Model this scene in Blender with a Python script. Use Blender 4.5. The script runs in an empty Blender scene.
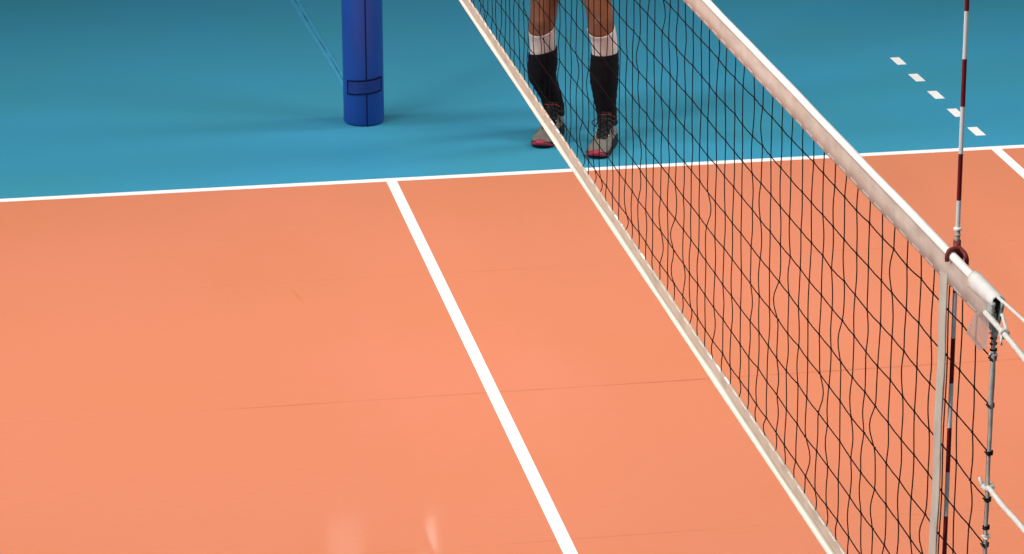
import bpy, bmesh, math, random
from mathutils import Vector, Matrix
R = random.Random(11)
C = bpy.context.scene.collection
SC = bpy.context.scene
PI = math.pi

# ------------------------------------------------------------------ materials
def material(name, col, rough=.6, spec=.3, var=0.0, scale=6.0, bump=0.0, bscale=200.0, metal=0.0, col2=None, coat=0.0):
    m = bpy.data.materials.new(name); m.use_nodes = True
    nt = m.node_tree; b = nt.nodes['Principled BSDF']
    b.inputs['Roughness'].default_value = rough
    b.inputs['Specular IOR Level'].default_value = spec
    b.inputs['Metallic'].default_value = metal
    b.inputs['Coat Weight'].default_value = coat
    b.inputs['Coat Roughness'].default_value = .12
    tc = nt.nodes.new('ShaderNodeTexCoord')
    nz = nt.nodes.new('ShaderNodeTexNoise'); nz.inputs['Scale'].default_value = scale; nz.inputs['Detail'].default_value = 4
    nt.links.new(tc.outputs['Object'], nz.inputs['Vector'])
    mix = nt.nodes.new('ShaderNodeMix'); mix.data_type = 'RGBA'
    c2 = col2 or tuple(c*(1-var) for c in col)
    mix.inputs['A'].default_value = (*col, 1); mix.inputs['B'].default_value = (*c2, 1)
    rmp = nt.nodes.new('ShaderNodeMapRange'); rmp.inputs['From Min'].default_value = .35; rmp.inputs['From Max'].default_value = .7
    nt.links.new(nz.outputs['Fac'], rmp.inputs['Value'])
    nt.links.new(rmp.outputs['Result'], mix.inputs['Factor'])
    nt.links.new(mix.outputs['Result'], b.inputs['Base Color'])
    if bump:
        n2 = nt.nodes.new('ShaderNodeTexNoise'); n2.inputs['Scale'].default_value = bscale
        nt.links.new(tc.outputs['Object'], n2.inputs['Vector'])
        bp = nt.nodes.new('ShaderNodeBump'); bp.inputs['Strength'].default_value = bump; bp.inputs['Distance'].default_value = .002
        nt.links.new(n2.outputs['Fac'], bp.inputs['Height']); nt.links.new(bp.outputs['Normal'], b.inputs['Normal'])
    return m

def node(nt, t, **k):
    n = nt.nodes.new(t)
    for a, v in k.items(): setattr(n, a, v)
    return n
def mth(nt, op, a, b=None, c=None):
    n = nt.nodes.new('ShaderNodeMath'); n.operation = op
    for i, v in enumerate((a, b, c)):
        if v is None: continue
        if isinstance(v, (int, float)): n.inputs[i].default_value = v
        else: nt.links.new(v, n.inputs[i])
    return n.outputs[0]
def mixcol(nt, fac, A, B):
    mx = nt.nodes.new('ShaderNodeMix'); mx.data_type = 'RGBA'
    nt.links.new(fac, mx.inputs['Factor'])
    for s, v in (('A', A), ('B', B)):
        if isinstance(v, tuple): mx.inputs[s].default_value = (*v, 1)
        else: nt.links.new(v, mx.inputs[s])
    return mx.outputs['Result']

ORANGE = (.602, .203, .115); ORANGE2 = (.585, .199, .103)
BLUE = (.040, .258, .410); BLUE2 = (.041, .256, .360)

M = {}
M['line'] = material('white court paint', (.86, .86, .84), .5, .3, .03)
M['pad'] = material('blue vinyl padding', (.012, .062, .330), .42, .4, .12, 5, .15, 60)
M['pad_dark'] = material('navy webbing', (.006, .026, .150), .6, .3, .2, 60)
M['strap'] = material('blue webbing strap', (.008, .040, .235), .6, .3, .25, 60)
M['seam'] = material('dark seam', (.004, .008, .045), .8, .1, .2)
M['steel'] = material('brushed steel', (.55, .56, .58), .35, .5, .1, 20, metal=1)
M['cable_tape'] = material('light blue floor tape', (.050, .315, .500), .45, .3, .12, 9)
M['cable'] = material('teal cable ridge', (.018, .120, .230), .5, .3, .3, 9)
M['cord'] = material('black net cord', (.010, .006, .006), .85, .06, .3)
M['rope'] = material('white rope', (.80, .77, .72), .8, .2, .15, 90, .4, 300)
M['end_cord'] = material('grey end cord', (.52, .47, .42), .6, .3, .35, 30)
M['black'] = material('black cord binding', (.012, .011, .011), .8, .2, .3)
M['side'] = material('grey beige side tape', (.55, .49, .42), .75, .2, .22, 14, .3, 400)
M['sleeve'] = material('white sleeve vinyl', (.82, .80, .77), .5, .35, .08, 25)
M['sleeve_in'] = material('grey green lining', (.55, .58, .53), .7, .2, .3, 30)
M['hem_shade'] = material('black hem shade', (.02, .022, .02), .9, .1, .2)
M['red'] = material('maroon antenna red', (.155, .006, .010), .45, .4, .1)
M['white_rod'] = material('antenna white', (.68, .68, .68), .45, .4, .08)
M['clamp'] = material('dark red clamp', (.17, .014, .012), .5, .4, .2, 40)
M['ring'] = material('white ring', (.85, .84, .82), .5, .4, .05)
M['skin'] = material('tanned skin', (.215, .085, .045), .5, .35, .25, 14, .2, 150)
M['white_sock'] = material('white knit', (.60, .52, .49), .9, .1, .12, 30, .5, 500)
M['black_sock'] = material('black knit', (.005, .005, .008), .85, .15, .3, 25, .5, 400)
M['shoe_grey'] = material('grey shoe mesh', (.17, .16, .14), .7, .25, .35, 60, .5, 350)
M['shoe_black'] = material('black shoe', (.006, .006, .007), .6, .3, .3, 40)
M['shoe_red'] = material('pink red rubber', (.36, .030, .060), .5, .35, .2, 30)
M['red_cord'] = material('red piping', (.24, .030, .030), .7, .2, .2)
M['shorts'] = material('navy shorts', (.012, .018, .06), .8, .2, .2)
M['jersey'] = material('white jersey', (.7, .7, .7), .8, .2, .1)
M['hair'] = material('dark hair', (.02, .012, .008), .7, .3, .3, 60)
M['wall'] = material('painted hall wall', (.20, .215, .22), .8, .2, .06, 1)
M['ceiling'] = material('hall ceiling', (.45, .45, .44), .8, .2, .06, 1)
M['eye'] = material('eye', (.75, .73, .7), .3, .5, .05)

def floor_material(name, a, b, seams):
    m = bpy.data.materials.new(name); m.use_nodes = True; nt = m.node_tree
    bs = nt.nodes['Principled BSDF']
    bs.inputs['Roughness'].default_value = .5; bs.inputs['Specular IOR Level'].default_value = .12
    tc = node(nt, 'ShaderNodeTexCoord'); sx = node(nt, 'ShaderNodeSeparateXYZ'); nt.links.new(tc.outputs['Object'], sx.inputs[0])
    n1 = node(nt, 'ShaderNodeTexNoise'); n1.inputs['Scale'].default_value = .9; n1.inputs['Detail'].default_value = 5
    nt.links.new(tc.outputs['Object'], n1.inputs['Vector'])
    mr = node(nt, 'ShaderNodeMapRange'); mr.inputs['From Min'].default_value = .36; mr.inputs['From Max'].default_value = .66
    nt.links.new(n1.outputs['Fac'], mr.inputs['Value'])
    col = mixcol(nt, mr.outputs['Result'], a, b)
    # fine grain of the vinyl
    n2 = node(nt, 'ShaderNodeTexNoise'); n2.inputs['Scale'].default_value = 70; n2.inputs['Detail'].default_value = 3
    mp = node(nt, 'ShaderNodeMapping'); mp.inputs['Scale'].default_value = (.25, 1, 1)
    nt.links.new(tc.outputs['Object'], mp.inputs['Vector']); nt.links.new(mp.outputs[0], n2.inputs['Vector'])
    g = mth(nt, 'MULTIPLY_ADD', n2.outputs['Fac'], .10, .95)
    vm = node(nt, 'ShaderNodeVectorMath', operation='SCALE'); nt.links.new(col, vm.inputs[0]); nt.links.new(g, vm.inputs['Scale'])
    col = vm.outputs[0]
    if seams:
        bs.inputs['Coat Weight'].default_value = .06; bs.inputs['Coat Roughness'].default_value = .055
        # joints between the 1.5 m rolls: every 1.508 m along y
        n3 = node(nt, 'ShaderNodeTexNoise'); n3.inputs['Scale'].default_value = 1.7; n3.inputs['Detail'].default_value = 4
        nt.links.new(tc.outputs['Object'], n3.inputs['Vector'])
        wob = mth(nt, 'MULTIPLY', mth(nt, 'SUBTRACT', n3.outputs['Fac'], .5), .006)
        y = mth(nt, 'ADD', sx.outputs[1], wob)
        f = mth(nt, 'FRACT', mth(nt, 'DIVIDE', mth(nt, 'SUBTRACT', y, 6.025 - 15.08 - .754), 1.508))
        d = mth(nt, 'ABSOLUTE', mth(nt, 'SUBTRACT', f, .5))
        ln = mth(nt, 'LESS_THAN', d, .0042)
        amt = node(nt, 'ShaderNodeMapRange'); amt.inputs['From Min'].default_value = .38; amt.inputs['From Max'].default_value = .60
        amt.inputs['To Min'].default_value = .08; amt.inputs['To Max'].default_value = .62
        nt.links.new(n3.outputs['Fac'], amt.inputs['Value'])
        # only the joint at y = 6.025 stands wide open, the others are closed tight
        op = mth(nt, 'LESS_THAN', mth(nt, 'ABSOLUTE', mth(nt, 'SUBTRACT', sx.outputs[1], 6.025)), .3)
        k = mth(nt, 'MULTIPLY', mth(nt, 'MULTIPLY', ln, amt.outputs['Result']), mth(nt, 'MULTIPLY_ADD', op, .55, .30))
        fd = node(nt, 'ShaderNodeMapRange'); fd.inputs['From Min'].default_value = -1.35; fd.inputs['From Max'].default_value = -.55; fd.inputs['To Min'].default_value = .15
        nt.links.new(sx.outputs[0], fd.inputs['Value']); k = mth(nt, 'MULTIPLY', k, fd.outputs['Result'])
        col = mixcol(nt, k, col, (.34, .09, .05))
        # a small scuff
        dx = mth(nt, 'SUBTRACT', mth(nt, 'MULTIPLY_ADD', mth(nt, 'SUBTRACT', sx.outputs[1], 7.33), .16, sx.outputs[0]), -.624)
        e = mth(nt, 'ADD', mth(nt, 'POWER', mth(nt, 'DIVIDE', dx, .011), 2), mth(nt, 'POWER', mth(nt, 'DIVIDE', mth(nt, 'SUBTRACT', sx.outputs[1], 7.33), .13), 2))
        s = node(nt, 'ShaderNodeMapRange'); s.inputs['From Min'].default_value = 1; s.inputs['From Max'].default_value = .2
        s.inputs['To Max'].default_value = .45; nt.links.new(e, s.inputs['Value'])
        col = mixcol(nt, s.outputs['Result'], col, (.52, .15, .045))
    nt.links.new(col, bs.inputs['Base Color'])
    return m
M['court'] = floor_material('orange court vinyl', ORANGE, ORANGE2, True)
M['free'] = floor_material('blue free zone vinyl', BLUE, BLUE2, False)

def band_material(name, a, b, z_stitch, w, lit_hem_col, z_hem, above):
    m = material(name, a, .75, .2, 0, 9, .35, 300, col2=b); nt = m.node_tree; bs = nt.nodes['Principled BSDF']
    src = bs.inputs['Base Color'].links[0].from_socket
    tc = node(nt, 'ShaderNodeTexCoord'); sx = node(nt, 'ShaderNodeSeparateXYZ'); nt.links.new(tc.outputs['Object'], sx.inputs[0])
    # long stains, stretched along the band
    n = node(nt, 'ShaderNodeTexNoise'); n.inputs['Scale'].default_value = 26; n.inputs['Detail'].default_value = 5
    mp = node(nt, 'ShaderNodeMapping'); mp.inputs['Scale'].default_value = (1, .35, 1)
    nt.links.new(tc.outputs['Object'], mp.inputs['Vector']); nt.links.new(mp.outputs[0], n.inputs['Vector'])
    mr = node(nt, 'ShaderNodeMapRange'); mr.inputs['From Min'].default_value = .5; mr.inputs['From Max'].default_value = .72; mr.inputs['To Max'].default_value = .5
    nt.links.new(n.outputs['Fac'], mr.inputs['Value'])
    col = mixcol(nt, mr.outputs['Result'], src, tuple(c*.62 for c in b))
    # lit tone of the rope hem and shade of its groove, put into the colour
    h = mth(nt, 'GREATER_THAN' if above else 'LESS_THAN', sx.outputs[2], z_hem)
    col = mixcol(nt, h, col, lit_hem_col)
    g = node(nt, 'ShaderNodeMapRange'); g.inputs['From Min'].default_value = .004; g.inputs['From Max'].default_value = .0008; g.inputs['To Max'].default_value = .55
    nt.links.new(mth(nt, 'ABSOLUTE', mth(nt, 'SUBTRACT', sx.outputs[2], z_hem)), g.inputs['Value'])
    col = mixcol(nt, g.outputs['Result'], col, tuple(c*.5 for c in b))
    # white stitches between the net cords
    f = mth(nt, 'FRACT', mth(nt, 'DIVIDE', sx.outputs[1], .1))
    k = mth(nt, 'MULTIPLY', mth(nt, 'LESS_THAN', f, .55), mth(nt, 'LESS_THAN', mth(nt, 'ABSOLUTE', mth(nt, 'SUBTRACT', sx.outputs[2], z_stitch)), w))
    col = mixcol(nt, k, col, (.86, .84, .80))
    nt.links.new(col, bs.inputs['Base Color'])
    return m
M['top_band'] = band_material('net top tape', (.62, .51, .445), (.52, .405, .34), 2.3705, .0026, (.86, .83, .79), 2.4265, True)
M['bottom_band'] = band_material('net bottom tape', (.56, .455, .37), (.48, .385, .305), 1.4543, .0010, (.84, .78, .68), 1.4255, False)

def film_material():
    m = bpy.data.materials.new('clear plastic film'); m.use_nodes = True; nt = m.node_tree
    bs = nt.nodes['Principled BSDF']; bs.inputs['Base Color'].default_value = (.56, .46, .43, 1); bs.inputs['Roughness'].default_value = .35
    tr = node(nt, 'ShaderNodeBsdfTransparent'); mx = node(nt, 'ShaderNodeMixShader')
    n = node(nt, 'ShaderNodeTexNoise'); n.inputs['Scale'].default_value = 40
    tc = node(nt, 'ShaderNodeTexCoord'); nt.links.new(tc.outputs['Object'], n.inputs['Vector'])
    nt.links.new(mth(nt, 'MULTIPLY_ADD', n.outputs['Fac'],   .3, .52), mx.inputs[0])
    nt.links.new(tr.outputs[0], mx.inputs[1]); nt.links.new(bs.outputs[0], mx.inputs[2])
    nt.links.new(mx.outputs[0], nt.nodes['Material Output'].inputs[0])
    return m
M['film'] = film_material()

# ------------------------------------------------------------------ mesh helpers
def obj(name, bm, mats, parent=None, smooth=True, label=None):
    me = bpy.data.meshes.new(name)
    bmesh.ops.recalc_face_normals(bm, faces=bm.faces[:])
    bm.to_mesh(me); bm.free()
    for m in (mats if isinstance(mats, (list, tuple)) else [mats]): me.materials.append(M[m])
    if smooth:
        for p in me.polygons: p.use_smooth = True
    o = bpy.data.objects.new(name, me); C.objects.link(o)
    if parent:
        o.parent = parent; o.location = -world(parent)
    if label: o['label'] = label
    return o
def world(o):
    v = Vector(o.location)
    while o.parent: o = o.parent; v += Vector(o.location)
    return v
def thing(name, label, cat, loc=(0, 0, 0), group=None):
    o = bpy.data.objects.new(name, None); C.objects.link(o); o.location = loc; o.empty_display_size = .1
    o['label'] = label; o['category'] = cat
    if group: o['group'] = group
    return o
def box(bm, x0, x1, y0, y1, z0, z1, mi=0):
    v = [bm.verts.new((x, y, z)) for x in (x0, x1) for y in (y0, y1) for z in (z0, z1)]
    for f in ((0, 1, 3, 2), (4, 6, 7, 5), (0, 4, 5, 1), (2, 3, 7, 6), (0, 2, 6, 4), (1, 5, 7, 3)):
        bm.faces.new([v[i] for i in f]).material_index = mi
def rings(bm, rs, closed=True, caps=True, mi=0):
    vs = [[bm.verts.new(p) for p in r] for r in rs]
    for a, b in zip(vs, vs[1:]):
        n = len(a)
        for i in range(n if closed else n-1):
            bm.faces.new((a[i], a[(i+1) % n], b[(i+1) % n], b[i])).material_index = mi
    if caps:
        bm.faces.new(vs[0][::-1]).material_index = mi; bm.faces.new(vs[-1]).material_index = mi
    return vs
def frame_path(pts, ref=Vector((1, 0, 0))):
    out = []
    for i, p in enumerate(pts):
        t = (pts[min(i+1, len(pts)-1)] - pts[max(i-1, 0)]).normalized()
        s = ref - t*ref.dot(t)
        if s.length < .15:
            s = Vector((0, 1, 0)) - t*t.y
        s.normalize(); out.append((p, s, t.cross(s)))
    return out
def tube(bm, pts, r, n=8, ref=Vector((1, 0, 0)), mi=0, caps=True):
    pts = [Vector(p) for p in pts]
    rr = r if isinstance(r, (list, tuple)) else [r]*len(pts)
    rs = []
    for (p, s, u), q in zip(frame_path(pts, ref), rr):
        a, b = q if isinstance(q, tuple) else (q, q)
        rs.append([p + s*a*math.cos(2*PI*k/n) + u*b*math.sin(2*PI*k/n) for k in range(n)])
    rings(bm, rs, True, caps, mi)
def catmull(P, m=4):
    """smooth interpolation of tuples of numbers"""
    out = []
    for i in range(len(P)-1):
        a, b, c, d = P[max(i-1, 0)], P[i], P[i+1], P[min(i+2, len(P)-1)]
        for j in range(m):
            t = j/m
            out.append(tuple(.5*((2*q)+(-p+r)*t+(2*p-5*q+4*r-s)*t*t+(-p+3*q-3*r+s)*t**3) for p, q, r, s in zip(a, b, c, d)))
    out.append(tuple(P[-1])); return out
def sph(bm, c, r, seg=16, rg=10):
    rx = r if isinstance(r, (tuple, list)) else (r, r, r); c = Vector(c)
    bot = bm.verts.new(c - Vector((0, 0, rx[2]))); top = bm.verts.new(c + Vector((0, 0, rx[2])))
    vs = [[bm.verts.new(c + Vector((rx[0]*math.sin(PI*j/rg)*math.cos(2*PI*k/seg), rx[1]*math.sin(PI*j/rg)*math.sin(2*PI*k/seg), -rx[2]*math.cos(PI*j/rg)))) for k in range(seg)] for j in range(1, rg)]
    for a, b in zip(vs, vs[1:]):
        for k in range(seg): bm.faces.new((a[k], a[(k+1) % seg], b[(k+1) % seg], b[k]))
    for k in range(seg):
        bm.faces.new((bot, vs[0][(k+1) % seg], vs[0][k])); bm.faces.new((top, vs[-1][k], vs[-1][(k+1) % seg]))

# ------------------------------------------------------------------ the setting
def flat(name, x0, x1, y0, y1, z0, z1, m, parent=None):
    bm = bmesh.new(); box(bm, x0, x1, y0, y1, z0, z1)
    return obj(name, bm, m, parent, smooth=False)
fl = flat('floor', -17, 17, -14, 24, -.05, 0, 'free'); fl['kind'] = 'structure'
for nm, b_, mt in (('wall_left', (-17.2, -17, -14, 24, -.05, 11), 'wall'), ('wall_right', (17, 17.2, -14, 24, -.05, 11), 'wall'), ('wall_far', (-17.2, 17.2, 24, 24.2, -.05, 11), 'wall'),
                   ('wall_near', (-17.2, 17.2, -14.2, -14, -.05, 11), 'wall'), ('ceiling', (-17.2, 17.2, -14.2, 24.2, 11, 11.2), 'ceiling')):
    flat(nm, *b_, mt)['kind'] = 'structure'
T1, T2 = .0008, .0014
flat('court', -9, 9, 0, 9, 0, T1, 'court', fl)
flat('centre_line', -.025, .025, .05, 8.95, 0, T2, 'line', fl)
for y in (0, 8.95): flat('sideline', -9, 9, y, y+.05, 0, T2, 'line', fl)
for x in (-9, 8.95): flat('end_line', x, x+.05, .05, 8.95, 0, T2, 'line', fl)
for x in (-3, 2.95): flat('attack_line', x, x+.05, .05, 8.95, 0, T2, 'line', fl)
for k in range(5):
    flat('line_dash', 2.95, 3.0, 9.2+.35*k, 9.35+.35*k, 0, T2, 'line', fl)

# ------------------------------------------------------------------ light blue tape behind the post
bm = bmesh.new()
cl = [(-.10, 13.9), (-.058, 12.66), (-.035, 11.9), (-.006, 11.05), (.004, 10.15)]
hw = [.036, .034, .030, .025, .022]
prof = [(-1, .0003), (-.98, .0012), (-.2, .0016), (-.1, .0005), (.1, .0005), (.2, .0016), (.98, .0012), (1, .0003)]
P = catmull([(c[0], c[1], h) for c, h in zip(cl, hw)], 8)
rings(bm, [[Vector((x+u*h+.002*math.sin(y*23), y, z)) for u, z in prof] + [Vector((x+h, y, 0)), Vector((x-h, y, 0))] for x, y, h in P])
t = obj('floor_tape', bm, 'cable_tape')
t['label'] = 'faint light blue tape strip stuck on the blue floor behind the padded post'; t['category'] = 'tape'
bm = bmesh.new()
tube(bm, [(p[0]+.003, p[1], .0006 + .0011*math.sin(i*1.7)) for i, p in enumerate(P)], [.0018 + .0008*math.sin(i*1.1) for i in range(len(P))], 6)
obj('cable', bm, 'cable', t)

# ------------------------------------------------------------------ padded net posts
PX = .006
def post(y, label, s):
    r = thing('net_post', label, 'post', (PX, y, 0))
    bm = bmesh.new()
    tube(bm, [(PX, y, .0), (PX, y, .9), (PX, y, 1.8), (PX, y, 2.56)], .041, 24)
    tube(bm, [(PX, y, 2.56), (PX, y, 2.575)], .046, 24)
    obj('pole', bm, 'steel', r)
    bm = bmesh.new(); n = 48
    zs = [(.001, .094), (.006, .0995), (.012, .102), (.5, .102), (1.0, .102), (1.5, .102), (1.985, .102), (1.995, .098), (2.0, .092)]
    rings(bm, [[Vector((PX+q*math.cos(2*PI*k/n), y+q*math.sin(2*PI*k/n), z)) for k in range(n)] for z, q in zs])
    obj('padding', bm, 'pad', r)
    A0 = -PI/2 + .03                       # where the wrap closes, towards the referee side
    def arc(a0, a1, z0, z1, ra, rb, tilt=0, m=12):
        rs = []
        for i in range(m+1):
            a = a0 + (a1-a0)*i/m; dz = tilt*(i/m-.5)
            q = lambda rad, z: Vector((PX+rad*math.cos(a), y+rad*math.sin(a), z+dz))
            rs.append([q(ra, z0), q(rb, z0), q(rb, z1), q(ra, z1)])
        return rs
    bm = bmesh.new(); rings(bm, arc(A0-.028, A0+.028, .004, 1.996, .101, .1028, 0, 3)); obj('seam', bm, 'seam', r, False)
    zc = .205
    bm = bmesh.new(); rings(bm, arc(A0-1.02, A0+.86, zc-.03, zc+.03, .1015, .1065, .014)); sp = obj('strap', bm, 'strap', r, False, 'navy closing strap')
    bm = bmesh.new()
    for z0, z1 in ((zc-.037, zc-.030), (zc+.030, zc+.037)): rings(bm, arc(A0-1.02, A0+.86, z0, z1, .1015, .1072, .014))
    for a in (A0-1.02, A0+.86-.05): rings(bm, arc(a, a+.06, zc-.037+(-.007 if a < A0 else .007), zc+.037+(-.007 if a < A0 else .007), .1015, .1076, 0, 2))
    obj('strap_border', bm, 'seam', sp, False)
    # pulley wheel and hook at net height
    bm = bmesh.new(); tube(bm, [(-.02, y+s*.05, 2.44), (.02, y+s*.05, 2.44)], .03, 20, Vector((0, 1, 0)))
    obj('pulley', bm, 'steel', r)
    bm = bmesh.new()
    tube(bm, [(0, y+s*.035, 2.03), (0, y+s*.07, 2.03), (0, y+s*.08, 2.045)], .006, 8)
    obj('hook', bm, 'steel', r)
    return r
YF, YN = 10.016, -1.09
post(YF, 'blue padded net post standing on the blue floor beyond the sideline', -1)
post(YN, 'blue padded net post at the near end, holding the white net ropes', 1)

# ------------------------------------------------------------------ the net
Y0, Y1 = -.11, 9.06                         # ends of the net
net = thing('volleyball_net', 'black mesh volleyball net with white bands stretched diagonally over the court', 'net', (0, 4.5, 1.4))
def sweep(name, prof, ys, m, cap=True):
    bm = bmesh.new()
    rings(bm, [[Vector((x, y, z + dz)) for x, z in prof] for y, dz in ys], True, cap)
    return obj(name, bm, m, net)
def hem(z0, z1, zc, rad, th, up):
    """flat tape with a rope rolled into one hem"""
    p = []; n = 14
    a = math.asin(th/rad)
    if up:      # roll on top
        for k in range(n+1):
            t = -PI/2 + a + (2*PI-2*a)*k/n
            p.append((rad*math.cos(t), zc + rad*math.sin(t)))
        return p + [(-th, zc-rad*1.3), (-th, (z0+zc)/2), (-th*.8, z0), (th*.8, z0), (th, (z0+zc)/2), (th, zc-rad*1.3)]
    for k in range(n+1):
        t = PI/2 + a + (2*PI-2*a)*k/n
        p.append((rad*math.cos(t), zc + rad*math.sin(t)))
    return p + [(th, zc+rad*1.3), (th, z1-.003), (th*.8, z1), (-th*.8, z1), (-th, z1-.003), (-th, zc+rad*1.3)]
ys = []
y = Y0+.01
while y < Y1-.01:
    ys.append((y, .0008*math.sin(y*5)+.0005*math.sin(y*13+1))); y += .05
ys.append((Y1-.01, 0))
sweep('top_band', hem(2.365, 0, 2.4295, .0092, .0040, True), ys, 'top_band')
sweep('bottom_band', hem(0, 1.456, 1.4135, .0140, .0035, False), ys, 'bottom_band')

# netting: cords knotted every 10 cm
ZH = [2.307-.1*k for k in range(9)]
YV = [-.003+.1*k for k in range(91)]
bm = bmesh.new()
def jit(a): return R.uniform(-a, a)
knot = {}
for i, yv in enumerate(YV):
    w = jit(.004)
    for k, z in enumerate(ZH): knot[i, k] = Vector((jit(.002), yv + w + jit(.006), z + .0015*math.sin(yv*2.1+k) + jit(.0015)))
for i, yv in enumerate(YV):
    pts = [Vector((0, yv, 2.368))] + [knot[i, k] for k in range(len(ZH))] + [Vector((0, yv + jit(.006), 1.454))]
    seq = []
    wav = R.choice((.2, .3, .5, .8, 1.2)); sgn = R.choice((-1, 1))
    for j in range(len(pts)-1):
        a, b = pts[j], pts[j+1]
        low = j/(len(pts)-2)
        amp = (.003 + .008*low)*wav*R.uniform(.3, 1.4)
        if R.random() < .07 + .14*low: amp += R.uniform(.006, .016)
        if j == 0: amp *= .4
        if j == len(pts)-2: amp = R.uniform(.004, .012)
        sgn = -sgn if R.random() < .7 else sgn
        ax = jit(amp*.8)
        for q in range(6):
            t = q/6; s = math.sin(PI*t)
            seq.append(a.lerp(b, t) + Vector((ax*s, sgn*amp*s, 0)))
    seq.append(pts[-1])
    # the kinks round off at the knots
    sm = [seq[0]] + [(seq[n-1]+seq[n]*2+seq[n+1])/4 for n in range(1, len(seq)-1)] + [seq[-1]]
    if not .17 < yv < .24: tube(bm, sm, .0015, 5, caps=False)      # there the side tape takes the place of a cord
for k, z in enumerate(ZH):
    row = [Vector((.0, Y0, z))] + [knot[i, k] for i in range(len(YV))] + [Vector((0, Y1, z))]
    seq = []
    for a, b in zip(row, row[1:]):
        seq += [a, a.lerp(b, .5) + Vector((0, 0, -R.uniform(.0003, .002)))]
    seq.append(row[-1]); tube(bm, seq, .00165, 5, caps=False)
for v in knot.values():
    sph(bm, v, .0029, 6, 4)
nt_ = obj('netting', bm, 'cord', net)

def tape(y0, y1):
    bm = bmesh.new()
    prof = []
    m = 24
    for i in range(m+1):
        z = 1.405 + (2.384-1.405)*i/m
        dy = .0035*math.sin(i*.9) + .010*(i/m-1)*(-1)
        prof.append([Vector((-.0055, y0+dy, z)), Vector((-.0020, y0+dy, z)), Vector((-.0020, y1+dy, z)), Vector((-.0055, y1+dy, z))])
    rings(bm, prof); bmesh.ops.bevel(bm, geom=[e for e in bm.edges if abs(e.verts[0].co.z-e.verts[1].co.z) > .01], offset=.001, segments=1, affect='EDGES')
    o = obj('side_band', bm, 'side', net, False)
    bm = bmesh.new(); z0 = (y0+y1)/2
    tube(bm, [(0, y0-.004 + .0035*math.sin(i*.9) + .010*(1-i/m), 1.41 + .955*i/m) for i in range(m+1)], .0015, 6)
    obj('edge_cord', bm, 'cord', o)
tape(.190, .238); tape(8.75, 8.80)

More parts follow.
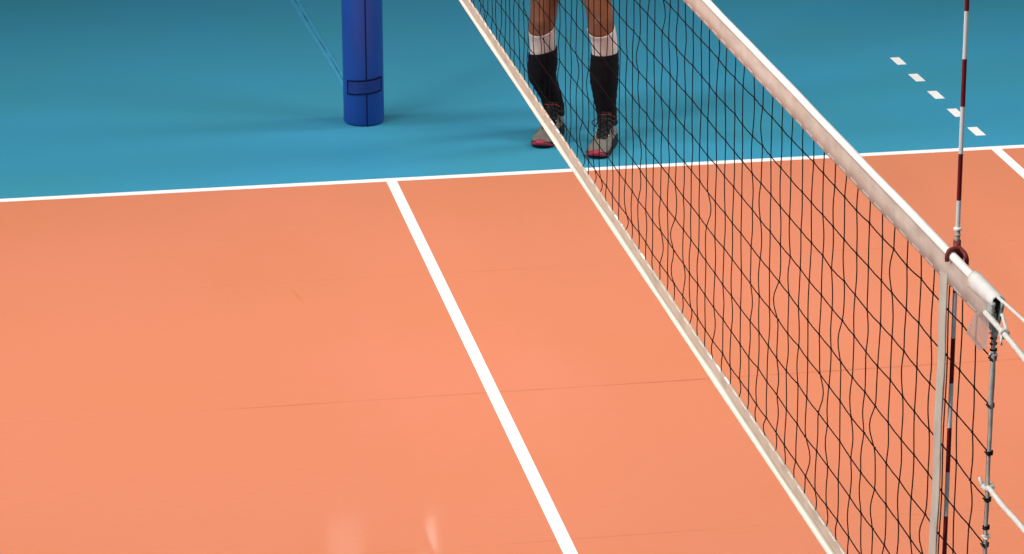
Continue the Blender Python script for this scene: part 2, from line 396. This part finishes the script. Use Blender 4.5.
# ends of the net
def net_end(y, s):
    """s = +1: the net lies towards +y"""
    pts = []
    for i in range(41):
        z = 2.405 - 1.0*i/40
        pts.append((.0, y - s*(.004 + .010*(i/40)) + .002*math.sin(i*1.1), z))
    bul = lambda i: math.exp(-((i-6.2)/2.2)**2)
    bm = bmesh.new(); tube(bm, [(p[0]-.001, p[1]-s*.0022, p[2]) for p in pts], [.0040 + .0022*bul(i) for i in range(41)], 10)
    ec = obj('end_cord', bm, 'end_cord', net)
    bm = bmesh.new(); tube(bm, [(p[0]-.002, p[1]+s*(.0032+.004*bul(i)), p[2]) for i, p in enumerate(pts)], .0022, 8)
    obj('end_strand', bm, 'black', ec)
    for z in ZH + [2.352, 2.340, 2.328, 1.945]:
        small = z in (2.352, 2.340, 2.328)
        i = min(40, max(0, int((2.405-z)*40))); c = Vector((pts[i][0], pts[i][1], z))
        bm = bmesh.new()
        tube(bm, [c + Vector((.0056*math.cos(a), .0060*math.sin(a), a*.0007 - .003)) for a in [2*PI*n/12 for n in range(13 if small else 25)]], .0022, 6)
        if not small and z != 1.945:
            tube(bm, [c + Vector((-.004, 0, .002)), c + Vector((-.009, s*.001, .004)), c + Vector((-.009, -s*.012, .006)), c + Vector((-.007, -s*.020, .003))], .0020, 6)
        obj('lashing', bm, 'black', net)
    for z, tail in ((2.318, .010), (2.362, .010), (1.928, .035)):
        i = int((2.405-z)*40); c = Vector((pts[i][0], pts[i][1], z)); bm = bmesh.new()
        tube(bm, [c + Vector((.0075*math.cos(a), .0075*math.sin(a), .002*math.sin(a*2))) for a in [2*PI*n/12 for n in range(13)]], .0024, 6)
        tube(bm, [c + Vector((-.006, 0, 0)), c + Vector((-.008, -s*tail*.5, .002)), c + Vector((-.008, -s*tail, .008))], .002, 6)
        obj('tie', bm, 'rope', net)
    # white sleeve folded over the end of the top band, open at its end
    ye, yi = y - s*.022, y + s*.135
    out, inn = [], []
    for k in range(13):
        t = PI*k/12; out.append((.0150*math.cos(t), 2.432 + .0150*math.sin(t))); inn.append((.0118*math.cos(t), 2.432 + .0118*math.sin(t)))
    po = [(.0135, 2.424)] + out + [(-.0135, 2.424)]
    pi_ = [(-.0105, 2.424)] + inn[::-1] + [(.0105, 2.424)]
    bm = bmesh.new()
    rs = []
    for j in range(9):
        f = j/8; yy = ye + (yi-ye)*f; k = 1 + .05*math.sin(j*2.3)
        rs.append([Vector((x*k, yy + (s*.004*math.sin(j) if z < 2.427 else 0), z - (.012*f if z < 2.427 else 0))) for x, z in po + pi_])
    rings(bm, rs)
    sl = obj('end_sleeve', bm, 'sleeve', net, label='white sleeve over the end of the top band')
    # the grey lining that hangs out of the sleeve and a black plug as painted shade inside the hem
    bm = bmesh.new()
    for sx in (-1, 1):
        rs = []
        for j in range(7):
            f = j/6; z = 2.432 - .086*f
            yc = ye + s*(-.0015 + .010*f + .006*math.sin(f*PI)); wd = .036*(1-f)**.7 + .008; xx = sx*(.0098*(1-.85*f) + .002*math.sin(f*4))
            th = .0030*(1-f) + .0012; rs.append([Vector((xx-th, yc, z)), Vector((xx+th, yc, z)), Vector((xx+.0012, yc+s*wd, z)), Vector((xx-.0012, yc+s*wd, z))])
        rings(bm, rs)
    obj('lining', bm, 'sleeve_in', sl)
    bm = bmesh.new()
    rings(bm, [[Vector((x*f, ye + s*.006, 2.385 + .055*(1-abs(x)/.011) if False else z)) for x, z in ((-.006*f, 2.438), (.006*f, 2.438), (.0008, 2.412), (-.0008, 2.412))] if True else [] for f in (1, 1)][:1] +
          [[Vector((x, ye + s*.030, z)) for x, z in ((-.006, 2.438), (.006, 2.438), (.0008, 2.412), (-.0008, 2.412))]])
    obj('hem_shade_plug', bm, 'hem_shade', sl, False)
    return pts
net_end(Y0, 1); net_end(Y1, -1)

# loose film tag under the band at the near end
bm = bmesh.new()
def tagx(y, z): return -.012 - .005*math.sin((2.39-z)*22) - .003*math.sin(y*45)
def poly(pts, f):
    f *= len(pts)-1; i = min(int(f), len(pts)-2); f -= i
    return pts[i][0] + (pts[i+1][0]-pts[i][0])*f, pts[i][1] + (pts[i+1][1]-pts[i][1])*f
rs = []
for j in range(11):
    a = poly([(-.030, 2.381), (-.006, 2.352), (.008, 2.3206), (-.030, 2.313), (-.072, 2.3115)], j/10)
    b = poly([(-.119, 2.404), (-.124, 2.388), (-.127, 2.372), (-.128, 2.354), (-.130, 2.3375)], j/10)
    rs.append(([a[0] + (b[0]-a[0])*k/8 for k in range(9)], [a[1] + (b[1]-a[1])*k/8 for k in range(9)]))
front = [[bm.verts.new((tagx(y, z), y, z)) for y, z in zip(*r_)] for r_ in rs]
for a, b in zip(front, front[1:]):
    for k in range(8): bm.faces.new((a[k], a[k+1], b[k+1], b[k]))
bmesh.ops.solidify(bm, geom=bm.faces[:], thickness=.0012)
obj('film_tag', bm, 'film', net, label='loose clear plastic flap under the end of the top band')

# ropes
def rope(name, pts, r, m='rope', n=10, twist=0):
    bm = bmesh.new(); P_ = catmull(pts, 8); tube(bm, P_, r, n)
    return obj(name, bm, m, net)
rope('top_cable', [(0, Y0+.02, 2.440), (0, -.30, 2.449), (0, -.6, 2.452), (0, YN+.06, 2.462)], .0034)
rp = rope('tie_rope', [(-.018, -.108, 2.405), (-.013, -.140, 2.3985), (-.003, -.185, 2.3855), (0, -.305, 2.376), (0, -.7, 2.345), (0, YN+.04, 2.315)], .0056)
bm = bmesh.new(); tube(bm, catmull([(.012, -.100, 2.410), (.010, -.135, 2.402), (.003, -.185, 2.386)], 8), .0036, 8)
tube(bm, [Vector((-.003+.008*math.cos(a), -.186, 2.3855+.008*math.sin(a))) for a in [2*PI*k/14 for k in range(15)]], .0035, 8, Vector((0, 1, 0)))
tube(bm, [(-.010, -.190, 2.384), (-.012, -.196, 2.374), (-.011, -.195, 2.366)], .0025, 6)
obj('rope_loop', bm, 'rope', rp)
rp = rope('tie_rope', [(0, Y0-.004, 2.036), (0, -.22, 2.0335), (0, -.35, 2.037), (0, -.7, 2.03), (0, YN+.07, 2.035)], .0054)
bm = bmesh.new(); c = Vector((0, Y0-.006, 2.036))
tube(bm, [c + Vector((.0095*math.cos(a), .0095*math.sin(a), .003*math.sin(a))) for a in [2*PI*k/12 for k in range(13)]], .0048, 8)
tube(bm, [c + Vector((-.01, 0, 0)), c + Vector((-.013, .010, .010)), c + Vector((-.013, .014, .014))], .0036, 8)
obj('rope_loop', bm, 'rope', rp)
rope('top_cable', [(0, Y1-.02, 2.447), (0, 9.4, 2.449), (0, YF-.06, 2.462)], .0034)
rope('tie_rope', [(0, Y1+.004, 2.036), (0, 9.5, 2.034), (0, YF-.07, 2.035)], .0054)
rope('tie_rope', [(0, Y0-.014, 1.416), (0, -.5, 1.42), (0, YN+.095, 1.43)], .0054)
rope('tie_rope', [(0, Y1+.014, 1.416), (0, 9.5, 1.42), (0, YF-.095, 1.43)], .0054)

# ------------------------------------------------------------------ antenna
def antenna(y, label):
    x = .0158
    a = thing('antenna', label, 'antenna', (x, y, 1.43))
    top = 3.2425; n = 14
    bm = bmesh.new()
    tilt = lambda z: x + .0015*(z-2.2)
    for k in range(18):
        z1, z0 = top-.1*k, top-.1*(k+1)
        mi = k % 2
        seg = []
        for z in (z1, z0):
            seg.append([Vector((tilt(z)+.0048*math.cos(2*PI*q/n), y+.0048*math.sin(2*PI*q/n), z)) for q in range(n)])
        rings(bm, seg, True, k in (0, 17), mi)
    bmesh.ops.remove_doubles(bm, verts=bm.verts[:], dist=1e-5)
    obj('rod', bm, ['red', 'white_rod'], a)
    bm = bmesh.new(); tube(bm, [(tilt(2.49), y, 2.4775), (tilt(2.49), y, 2.479), (tilt(2.49), y, 2.483), (tilt(2.49), y, 2.4845)], [.007, .0088, .0088, .007], 16)
    obj('ring', bm, 'ring', a)
    bm = bmesh.new(); tube(bm, [(tilt(2.47), y, 2.445), (tilt(2.48), y, 2.480)], .0056, 12)
    tube(bm, [(tilt(2.47), y, 2.466), (tilt(2.47), y, 2.470)], .0068, 12); obj('joint', bm, 'end_cord', a)
    # clamp hooked over the band
    bm = bmesh.new()
    tube(bm, catmull([(.019, y-.022, 2.414), (.019, y-.022, 2.430), (.013, y-.022, 2.441), (.003, y-.024, 2.4455), (-.008, y-.026, 2.4430), (-.0128, y-.028, 2.434), (-.0128, y-.028, 2.421)], 5), .0048, 10, Vector((0, 1, 0)))
    tube(bm, catmull([(.023, y-.046, 2.414), (.023, y-.046, 2.430), (.020, y-.036, 2.441), (.016, y-.006, 2.444)], 5), .0048, 10, Vector((0, 1, 0)))
    tube(bm, [(tilt(2.44), y, 2.410), (tilt(2.44), y, 2.456)], .0080, 14)
    obj('clamp', bm, 'clamp', a, label='dark red clamp hooked over the net band')
    return a
antenna(.200, 'red and white striped antenna rod clamped upright to the near end of the net')

# ------------------------------------------------------------------ the player
person = thing('person', 'player standing beyond the net in long black socks, white knee sleeves and grey shoes', 'person', (1.0, 9.5, 0))
F = Vector((-.26, -.966, 0)).normalized(); S = Vector((F.y*-1, F.x, 0)) * -1    # forward, and towards the picture's right
S = Vector((-F.y, F.x, 0))          # +x side
V = Vector
def limb(bm, rows, n=20, ref=None, m=4):
    """rows: x, y, z, half width, half depth"""
    P_ = catmull(rows, m)
    tube(bm, [p[:3] for p in P_], [(p[3], p[4]) for p in P_], n, ref or S)
# leg centre lines: x, y, z, half width (side to side), half depth
legR = [(1.138, 9.450, .075, .040, .050), (1.138, 9.449, .13, .040, .047), (1.129, 9.446, .20, .045, .050), (1.122, 9.440, .30, .059, .062), (1.120, 9.430, .38, .062, .066), (1.119, 9.418, .46, .058, .062),
        (1.111, 9.405, .535, .0595, .064), (1.098, 9.395, .58, .063, .068), (1.093, 9.395, .63, .066, .070), (1.085, 9.405, .70, .066, .073), (1.072, 9.425, .80, .078, .084), (1.055, 9.465, .92, .092, .096), (1.045, 9.50, 1.03, .098, .108)]
legL = [(.914, 9.665, .075, .040, .050), (.911, 9.663, .13, .040, .047), (.893, 9.660, .19, .045, .050), (.851, 9.640, .285, .056, .062), (.849, 9.625, .36, .061, .066), (.847, 9.610, .43, .058, .062),
        (.845, 9.596, .495, .0610, .064), (.838, 9.585, .55, .063, .068), (.843, 9.580, .60, .067, .071), (.850, 9.580, .67, .069, .075), (.857, 9.582, .79, .080, .085), (.866, 9.59, .92, .092, .096), (.872, 9.59, 1.03, .098, .108)]
H = V((.955, 9.545, 0))
bm = bmesh.new()
for leg in (legR, legL):
    limb(bm, leg, 24)
    kn = V(leg[8][:3]); 
    sph(bm, kn + F*.050 + V((0, 0, -.004)), (.034, .026, .040))            # knee cap
    sph(bm, V(leg[7][:3]) + F*.034 + V((0, 0, -.030)), (.022, .020, .026))   # below the cap
    for q in (-1, 1): sph(bm, V(leg[9][:3]) + F*.035 + S*.028*q + V((0, 0, .02 + .01*q)), (.030, .030, .055))
# feet inside the shoes
TR, TL = V((1.020, 9.136, 0)), V((.788, 9.366, 0))
for leg, toe in ((legR, TR), (legL, TL)):
    a = V(leg[0][:3]); d = (toe-a); d.z = 0; L = d.length; d.normalize(); sd = V((-d.y, d.x, 0))
    tube(bm, [a - d*.04 + V((0, 0, -.022)), a + V((0, 0, -.012)), a + d*L*.45 + V((0, 0, -.033)), a + d*L*.80 + V((0, 0, -.045))], [(.026, .026), (.032, .040), (.032, .020), (.028, .010)], 14, sd)
# trunk, neck, head
def up(z, w, dp, f=0, s=0): c = H + F*f + S*s; return (c.x, c.y, z, w, dp)
limb(bm, [up(.95, .10, .085), up(1.02, .170, .115), up(1.10, .178, .120), up(1.20, .155, .108), up(1.30, .158, .108), up(1.42, .180, .120, .01), up(1.52, .195, .125, .012), up(1.60, .185, .110, .0), up(1.66, .13, .085), up(1.69, .075, .065), up(1.74, .058, .060, .012), up(1.80, .056, .062, .02)], 28)
limb(bm, [up(1.765, .030, .045, .045), up(1.785, .052, .075, .035), up(1.82, .066, .090, .028), up(1.87, .075, .098, .022), up(1.92, .077, .100, .018), up(1.96, .070, .092, .015), up(1.99, .048, .066, .012), up(2.0, .02, .03, .012)], 24)
hd = H + F*.02
tube(bm, [hd + F*.098 + V((0, 0, 1.905)), hd + F*.112 + V((0, 0, 1.875)), hd + F*.100 + V((0, 0, 1.860))], [.008, .014, .012], 10)        # nose
for q in (-1, 1): tube(bm, [hd + S*.078*q + V((0, 0, 1.905)), hd + S*.083*q - F*.006 + V((0, 0, 1.885)), hd + S*.078*q + V((0, 0, 1.852))], [(.006, .014), (.008, .018), (.006, .010)], 10, S)
tube(bm, [hd + F*.088 - S*.022 + V((0, 0, 1.830)), hd + F*.096 + V((0, 0, 1.832)), hd + F*.088 + S*.022 + V((0, 0, 1.830))], .007, 8, V((0, 0, 1)))
# arms and hands
for q in (-1, 1):
    sh = H + S*.195*q + V((0, 0, 1.585)); el = H + S*.265*q - F*.02 + V((0, 0, 1.26)); wr = H + S*.275*q + F*.07 + V((0, 0, .99))
    mid = lambda a, b, t: a.lerp(b, t)
    r = [(*(H + S*.12*q + V((0, 0, 1.60))), .06, .07), (*sh, .066, .072), (*mid(sh, el, .35), .056, .060), (*mid(sh, el, .75), .046, .050), (*el, .042, .046), (*mid(el, wr, .25), .046, .047), (*mid(el, wr, .65), .035, .037), (*wr, .027, .034)]
    limb(bm, r, 18, S)
    dn = (wr-el).normalized(); dn = (dn + V((0, 0, -.6))).normalized(); inn = -S*q
    fw = (F - dn*F.dot(dn)).normalized()
    tube(bm, [wr - dn*.02, wr + dn*.03, wr + dn*.075, wr + dn*.105], [(.020, .030), (.017, .038), (.016, .043), (.012, .042)], 14, inn)
    for fi, (o_, ln) in enumerate(((.031, .075), (.011, .084), (-.010, .078), (-.030, .060))):
        b = wr + dn*.098 + fw*o_
        k1 = b + dn*ln*.45 + inn*.006; k2 = b + dn*ln*.78 + inn*.022; k3 = b + dn*ln*.98 + inn*.040
        tube(bm, [b - dn*.02, b, k1, k2, k3], [.009, .0095, .009, .0082, .0065], 10, inn)
    b = wr + dn*.025 + fw*.030
    tube(bm, [b - fw*.015, b + fw*.018 + dn*.018, b + fw*.026 + dn*.050 + inn*.012, b + fw*.024 + dn*.075 + inn*.022], [.014, .0125, .011, .008], 10, inn)
me = bpy.data.meshes.new('body_raw'); bm.to_mesh(me); bm.free()
tmp = bpy.data.objects.new('body_raw', me); C.objects.link(tmp)
md = tmp.modifiers.new('r', 'REMESH'); md.mode = 'VOXEL'; md.voxel_size = .006
md = tmp.modifiers.new('s', 'SMOOTH'); md.iterations = 5; md.factor = .5
bpy.context.view_layer.update()
ev = tmp.evaluated_get(bpy.context.evaluated_depsgraph_get())
bm2 = bmesh.new(); bm2.from_mesh(ev.to_mesh()); ev.to_mesh_clear()
bpy.data.objects.remove(tmp)
obj('body', bm2, 'skin', person)

def seg_rows(leg, z0, z1, grow, step=.012):
    P_ = catmull(leg, 12); rows = []
    z = z0
    while z <= z1 + 1e-6:
        for a, b in zip(P_, P_[1:]):
            if a[2] <= z <= b[2]:
                t = (z-a[2])/max(1e-9, b[2]-a[2]); rows.append(tuple(u+(v-u)*t for u, v in zip(a, b))); break
        z += step
    return [(r[0], r[1], r[2], r[3]+grow, r[4]+grow) for r in rows]
def shell(name, rows, m, fold=0.0, tilt=0.0, phase=0, lip=.004, dip=0.0):
    """cloth tube round a leg, its rim turned in; tilt raises one side of the upper rim, dip lowers its front"""
    bm = bmesh.new(); n = 32; rs = []
    tot = len(rows)
    for i, (x, y, z, a, b) in enumerate(rows):
        ring = []
        f = (i/(tot-1))**3
        for k in range(n):
            t = 2*PI*k/n
            w = fold*(math.sin(z*170 + 1.3*math.sin(t+phase) + phase) * .6 + .4*math.sin(z*90 + 2*t + phase) + .3)
            ring.append(V((x, y, z)) + S*(a+w)*math.cos(t) + F*(b+w)*math.sin(t) + V((0, 0, f*(tilt*math.cos(t) - dip*max(0, math.sin(t))))))
        rs.append(ring)
    c = V(rows[-1][:3])
    top = rs[-1]
    rs.append([p + (V((c.x, c.y, p.z)) - p).normalized()*lip*.4 + V((0, 0, .0025)) for p in top])
    rs.append([p + (V((c.x, c.y, p.z)) - p).normalized()*lip*1.6 - V((0, 0, .004)) for p in top])
    rings(bm, rs, True, False)
    return obj(name, bm, m, person)
for leg, zb, zw, tl, ph in ((legR, .459, .600, .004, 0), (legL, .442, .560, .014, 2)):
    shell('knee_sleeve', seg_rows(leg, zb-.05, zw, .0045), 'white_sock', .0006, .006 if leg is legR else .012, ph, dip=.034)
    shell('sock', seg_rows(leg, .085, zb, .0088 if leg is legR else .0125), 'black_sock', .0020, tl, ph, dip=.004)
# shorts and jersey
bm = bmesh.new()
limb(bm, [up(1.17, .165, .118), up(1.10, .188, .130), up(1.02, .190, .132), up(.96, .18, .128)], 32)
for leg, q in ((legR, 1), (legL, -1)):
    rows = [(p[0], p[1], p[2], p[3]+.022, p[4]+.02) for p in catmull(leg, 6) if .80 <= p[2] <= 1.03]
    tube(bm, [p[:3] for p in rows], [(p[3], p[4]) for p in rows], 28, S)
me = bpy.data.meshes.new('shorts_raw'); bm.to_mesh(me); bm.free()
tmp = bpy.data.objects.new('shorts_raw', me); C.objects.link(tmp)
md = tmp.modifiers.new('r', 'REMESH'); md.mode = 'VOXEL'; md.voxel_size = .009
md = tmp.modifiers.new('s', 'SMOOTH'); md.iterations = 4
bpy.context.view_layer.update()
ev = tmp.evaluated_get(bpy.context.evaluated_depsgraph_get())
bm2 = bmesh.new(); bm2.from_mesh(ev.to_mesh()); ev.to_mesh_clear(); bpy.data.objects.remove(tmp)
obj('shorts', bm2, 'shorts', person)
bm = bmesh.new()
limb(bm, [up(1.06, .196, .137), up(1.20, .172, .124), up(1.30, .174, .124), up(1.42, .194, .134, .01), up(1.52, .207, .138, .012), up(1.60, .196, .122), up(1.655, .145, .098), up(1.685, .088, .078)], 32)
for q in (-1, 1):
    sh = H + S*.195*q + V((0, 0, 1.585)); el = H + S*.265*q - F*.02 + V((0, 0, 1.26))
    limb(bm, [(*(H + S*.12*q + V((0, 0, 1.59))), .075, .085), (*sh, .080, .085), (*sh.lerp(el, .35), .072, .075), (*sh.lerp(el, .62), .068, .070)], 20, S)
me = bpy.data.meshes.new('jersey_raw'); bm.to_mesh(me); bm.free()
tmp = bpy.data.objects.new('jersey_raw', me); C.objects.link(tmp)
md = tmp.modifiers.new('r', 'REMESH'); md.mode = 'VOXEL'; md.voxel_size = .009
md = tmp.modifiers.new('s', 'SMOOTH'); md.iterations = 4
bpy.context.view_layer.update()
ev = tmp.evaluated_get(bpy.context.evaluated_depsgraph_get())
bm2 = bmesh.new(); bm2.from_mesh(ev.to_mesh()); ev.to_mesh_clear(); bpy.data.objects.remove(tmp)
obj('jersey', bm2, 'jersey', person)
bm = bmesh.new()
limb(bm, [up(1.86, .078, .065, -.035), up(1.90, .083, .098, -.004), up(1.95, .081, .103, .006), up(1.985, .062, .084, .010), up(2.012, .03, .04, .010)], 24)
obj('hair', bm, 'hair', person)
for q in (-1, 1):
    bm = bmesh.new(); sph(bm, hd + F*.0835 + S*.032*q + V((0, 0, 1.893)), (.0135, .0135, .0095)); ey_ = obj('eye', bm, 'eye', person)
    bm = bmesh.new(); sph(bm, hd + F*.0925 + S*.032*q + V((0, 0, 1.893)), (.0062, .0062, .0066)); obj('iris', bm, 'hair', ey_)

# shoes
def shoe(leg, toe, L=.352, loop=1):
    a = V((leg[1][0] + .018, leg[1][1], 0)); d = toe - a; d.z = 0; d.normalize(); sd = V((-d.y, d.x, 0))
    if sd.x < 0: sd = -sd
    o0 = toe - d*L                                        # back of the heel on the floor
    def at(u, v, z): return o0 + d*u*L + sd*v + V((0, 0, z))
    half = lambda u: .050*(1-((.5-min(u, .5))/.5)**4*.5) if u < .5 else .050 + .0060*math.sin((u-.5)/.35*PI/2) if u < .78 else .0558*math.sqrt(max(0, 1-((u-.78)/.225)**2.4))
    n = 26
    us = [.0, .015, .05, .1, .2, .3, .4, .5, .6, .7, .78, .84, .89, .93, .96, .98, .995]
    hs = lambda u: .0 if u < 0 else (.105 if u < .12 else .105 + (u-.12)*.10 if u < .30 else .123 - (u-.30)*.16 if u < .62 else .072 - (u-.62)*.08)
    sp_h = lambda u: .020 + .006*(1-u) + (.012*max(0, (u-.9)/.1) if u > .9 else 0)      # toe spring
    # sole
    bm = bmesh.new(); rs = []
    for u in us:
        h = max(.006, half(u) + .003); bot = .0 if u < .85 else .010*((u-.85)/.15)**2; tp = sp_h(u)+.004
        if u < .04: h *= .75 + u*6
        rs.append([at(u, -h*.92, bot), at(u, h*.92, bot), at(u, h, bot+.006), at(u, h*1.0, tp), at(u, h*.9, tp+.003), at(u, -h*.9, tp+.003), at(u, -h, tp), at(u, -h, bot+.006)])
    rings(bm, rs); sole = obj('sole', bm, 'shoe_black')
    # upper
    bm = bmesh.new(); rs = []
    for u in us:
        h = max(.004, half(u)); z0 = sp_h(u) - .004; H_ = hs(u) if u < .9 else hs(.9)*math.sqrt(max(.08, 1-((u-.9)/.1)**2)) ; H_ = max(H_, z0+.008)
        if u < .05: h *= .72 + u*5
        top_w = .62 if u < .55 else .62 + .2*min(1, (u-.55)/.3)
        ring = []
        for k in range(n):
            t = 2*PI*k/n; c_, s_ = math.cos(t), math.sin(t)
            e = .75
            x = math.copysign(abs(c_)**e, c_); zz = math.copysign(abs(s_)**e, s_)
            taper = 1 - (1-top_w)*max(0, zz)
            ring.append(at(u, h*x*taper, (z0+H_)/2 + (H_-z0)/2*zz))
        rs.append(ring)
    rings(bm, rs); upper = obj('upper', bm, 'shoe_grey')
    # red toe bumper wrapped round the front
    bm = bmesh.new(); rs = []
    for i in range(23):
        t = -1 + 2*i/22                                   # round the toe
        ang = t*1.32; u = .815 + .19*math.cos(ang); v = math.sin(ang)*.0575
        v = math.copysign(min(abs(v), half(min(u, .985)) + .004), v) if abs(t) > .5 else v
        hgt = .020*(1-abs(t)**3) + .006
        z0 = .007 + .010*max(0, (u-.85)/.15)**2
        nrm = (d*math.cos(ang) + sd*math.sin(ang))
        p = at(u, v, 0)
        rs.append([p + V((0, 0, z0)) - nrm*.006, p + nrm*.003 + V((0, 0, z0+.002)), p + nrm*.0035 + V((0, 0, z0+hgt*.6)), p - nrm*.004 + V((0, 0, z0+hgt)), p - nrm*.014 + V((0, 0, z0+hgt+.002)), p - nrm*.014 + V((0, 0, z0))])
    rings(bm, rs); bump = obj('toe_bumper', bm, 'shoe_red', label='pink red toe bumper')
    # black side overlay + heel counter
    bm = bmesh.new(); rs = []
    for i in range(25):
        t = -1 + 2*i/24; u = .66*abs(t)**.9 + .0; v = math.copysign(1, t)
        h = half(u)*(.72+u*5 if u < .05 else 1)*(1.0) + .0022
        if abs(t) < .10: v = t/.10
        hi = .046 + .016*math.sin(abs(t)*PI)
        rs.append([at(u-.006, v*h, .022), at(u-.008, v*h*1.01, .040), at(u-.004, v*h*.95, hi), at(u+.01, v*h*.80, hi+.002), at(u+.02, v*h*.7, .030)])
    rings(bm, rs); ov = obj('heel_counter', bm, 'shoe_black')
    # tongue with the dark throat
    bm = bmesh.new()
    P_ = [(.66, .026, .068), (.58, .030, .084), (.50, .032, .100), (.42, .033, .117), (.36, .034, .135), (.32, .033, .156), (.305, .030, .166)]
    rs = []
    for u, w, z in P_:
        rs.append([at(u, -w, z-.016), at(u, -w*.8, z-.002), at(u, 0, z+.005), at(u, w*.8, z-.002), at(u, w, z-.016), at(u, 0, z-.022)])
    rings(bm, rs); tg = obj('tongue', bm, 'shoe_black')
    # padded collar round the ankle
    bm = bmesh.new(); pts = []
    for k in range(25):
        t = 2*PI*k/24; u = .205 + .150*math.cos(t); v = .040*math.sin(t); z = .112 + .020*math.cos(t)*(1 if math.cos(t) > 0 else .2)
        pts.append(at(u, v, z))
    tube(bm, pts, .0105, 10, V((0, 0, 1)), caps=False); co = obj('collar', bm, 'shoe_black')
    bm = bmesh.new()
    tube(bm, [at(.33 + .012*math.cos(s_*1.5), .037*math.sin(s_*1.5), .163 - .006*abs(s_) + .003*math.sin(s_*6)) for s_ in [-1+k/8 for k in range(17)]], .0024, 6, V((0, 0, 1)))
    tube(bm, [at(.335 - .10*k/8, .038 + .004*math.sin(k*.5), .158 - .034*(k/8)) for k in range(9)], .0022, 6, V((0, 0, 1)))
    tr = obj('collar_piping', bm, 'red_cord', label='red piping')
    # laces
    lc = []
    bm = bmesh.new()
    for i, (u, w, z) in enumerate(P_[:-1]):
        nxt = P_[i+1]
        for q in (-1, 1):
            tube(bm, [at(u, q*w, z-.004), at(u+.2*(nxt[0]-u), q*w*.6, z+.005), at((u+nxt[0])/2, 0, (z+nxt[2])/2+.009), at(nxt[0], -q*nxt[1]*.6, nxt[2]+.005), at(nxt[0], -q*nxt[1], nxt[2]-.004)], .0030, 6, d)
    cu, cz = .40, .128
    for q, ln in ((-1, .048), (1, .040)):                       # the bow
        b = at(cu, 0, cz+.006)
        tube(bm, catmull([tuple(b), tuple(b + sd*q*ln*.6 + d*.010 + V((0, 0, .016))), tuple(b + sd*q*(ln+.012) + d*.018 + V((0, 0, -.002))), tuple(b + sd*q*ln*.8 + d*.022 + V((0, 0, -.022))), tuple(b + d*.010)], 5), .0024, 6, d)
    for q in (-1, 1):
        b = at(cu, 0, cz+.006)
        tube(bm, catmull([tuple(b), tuple(b + sd*q*.022 + d*.02 + V((0, 0, .004))), tuple(b + sd*q*.045 + d*.03 + V((0, 0, -.020))), tuple(b + sd*q*.050 + d*.034 + V((0, 0, -.045)))], 5), .0022, 6, d)
    la = obj('laces', bm, 'shoe_black')
    ey = []
    for i, (u, w, z) in enumerate(P_[:4]):
        for q in (-1, 1):
            bm = bmesh.new(); sph(bm, at(u-.01, q*(w+.001), z-.004), .0034, 8, 6); ey.append(obj('eyelet', bm, 'ring'))
    sh = upper; sh.name = 'shoe'
    sh.parent = person; sh.location = -world(person)
    for p in [sole, bump, ov, tg, co, tr, la] + ey:
        p.parent = sh; p.location = -world(sh)
    return sh
shoe(legR, TR); shoe(legL, TL)

# ------------------------------------------------------------------ light: the hall's lamps and an added fill for the net
def area(name, loc, sx, sy, power, target=None, col=(1, .98, .95), spread=180):
    l = bpy.data.lights.new(name, 'AREA'); l.shape = 'RECTANGLE'; l.size = sx; l.size_y = sy; l.energy = power; l.color = col; l.spread = math.radians(spread)
    o = bpy.data.objects.new(name, l); C.objects.link(o); o.location = loc
    if target is not None: o.rotation_euler = (V(target)-V(loc)).to_track_quat('-Z', 'Y').to_euler()
    return o
area('hall_lamp_row_left', (-5, 6.5, 9.5), 1.2, 8, 205, (-1.2, 6.4, 0), spread=95)
area('hall_lamp_row_right', (6, 6.5, 9.5), 1.2, 8, 205, (1.6, 6.4, 0), spread=95)
area('hall_lamp_row_near', (0, -3.0, 9.0), 14, 1.5, 190, (0, 4, 0), spread=110)
area('added_fill_net', (-10, -1, 7), 1.2, 4, 230, (0, 2.0, 1.9), spread=75)  # invented fill light, added to brighten the near faces of the net
area('hall_flood_left', (-10, 10, 7.5), 3.0, .5, 105, (0, 9.2, 0), spread=70)
area('hall_flood_right', (11, 10, 7.5), 3.0, .5, 105, (0.5, 9.2, 0), spread=70)
area('wall_lamp', (1.465, 23.9, 8.42), .33, .95, 7, (1.465, 0, 8.42))
area('wall_lamp', (2.315, 23.9, 8.65), .065, 1.25, 12, (2.315, 0, 8.65))
w = bpy.data.worlds.new('hall'); SC.world = w; w.use_nodes = True
w.node_tree.nodes['Background'].inputs[0].default_value = (.95, .97, 1, 1)
w.node_tree.nodes['Background'].inputs[1].default_value = .35

# ------------------------------------------------------------------ camera
f_px, cx, cy, cz, yaw, pitch, roll = 3355.1648, -2.0005, -6.1506, 4.5686, -.169, .3202, -.0043
cam = bpy.data.cameras.new('camera'); cam.sensor_fit = 'HORIZONTAL'; cam.sensor_width = 36; cam.lens = f_px*36/1024
cam.clip_start = .1; cam.clip_end = 200
co_ = bpy.data.objects.new('camera', cam); C.objects.link(co_)
fw = V((-math.sin(yaw)*math.cos(pitch), math.cos(yaw)*math.cos(pitch), -math.sin(pitch))); r_ = V((math.cos(yaw), math.sin(yaw), 0)); u_ = r_.cross(fw)
c_, s_ = math.cos(roll), math.sin(roll)
r2, u2 = r_*c_ + u_*s_, u_*c_ - r_*s_
co_.matrix_world = Matrix(((r2.x, u2.x, -fw.x, cx), (r2.y, u2.y, -fw.y, cy), (r2.z, u2.z, -fw.z, cz), (0, 0, 0, 1)))
SC.camera = co_
vs = SC.view_settings
vs.view_transform = 'Standard'; vs.look = 'None'; vs.gamma = 1; vs.use_curve_mapping = False; vs.exposure = 0
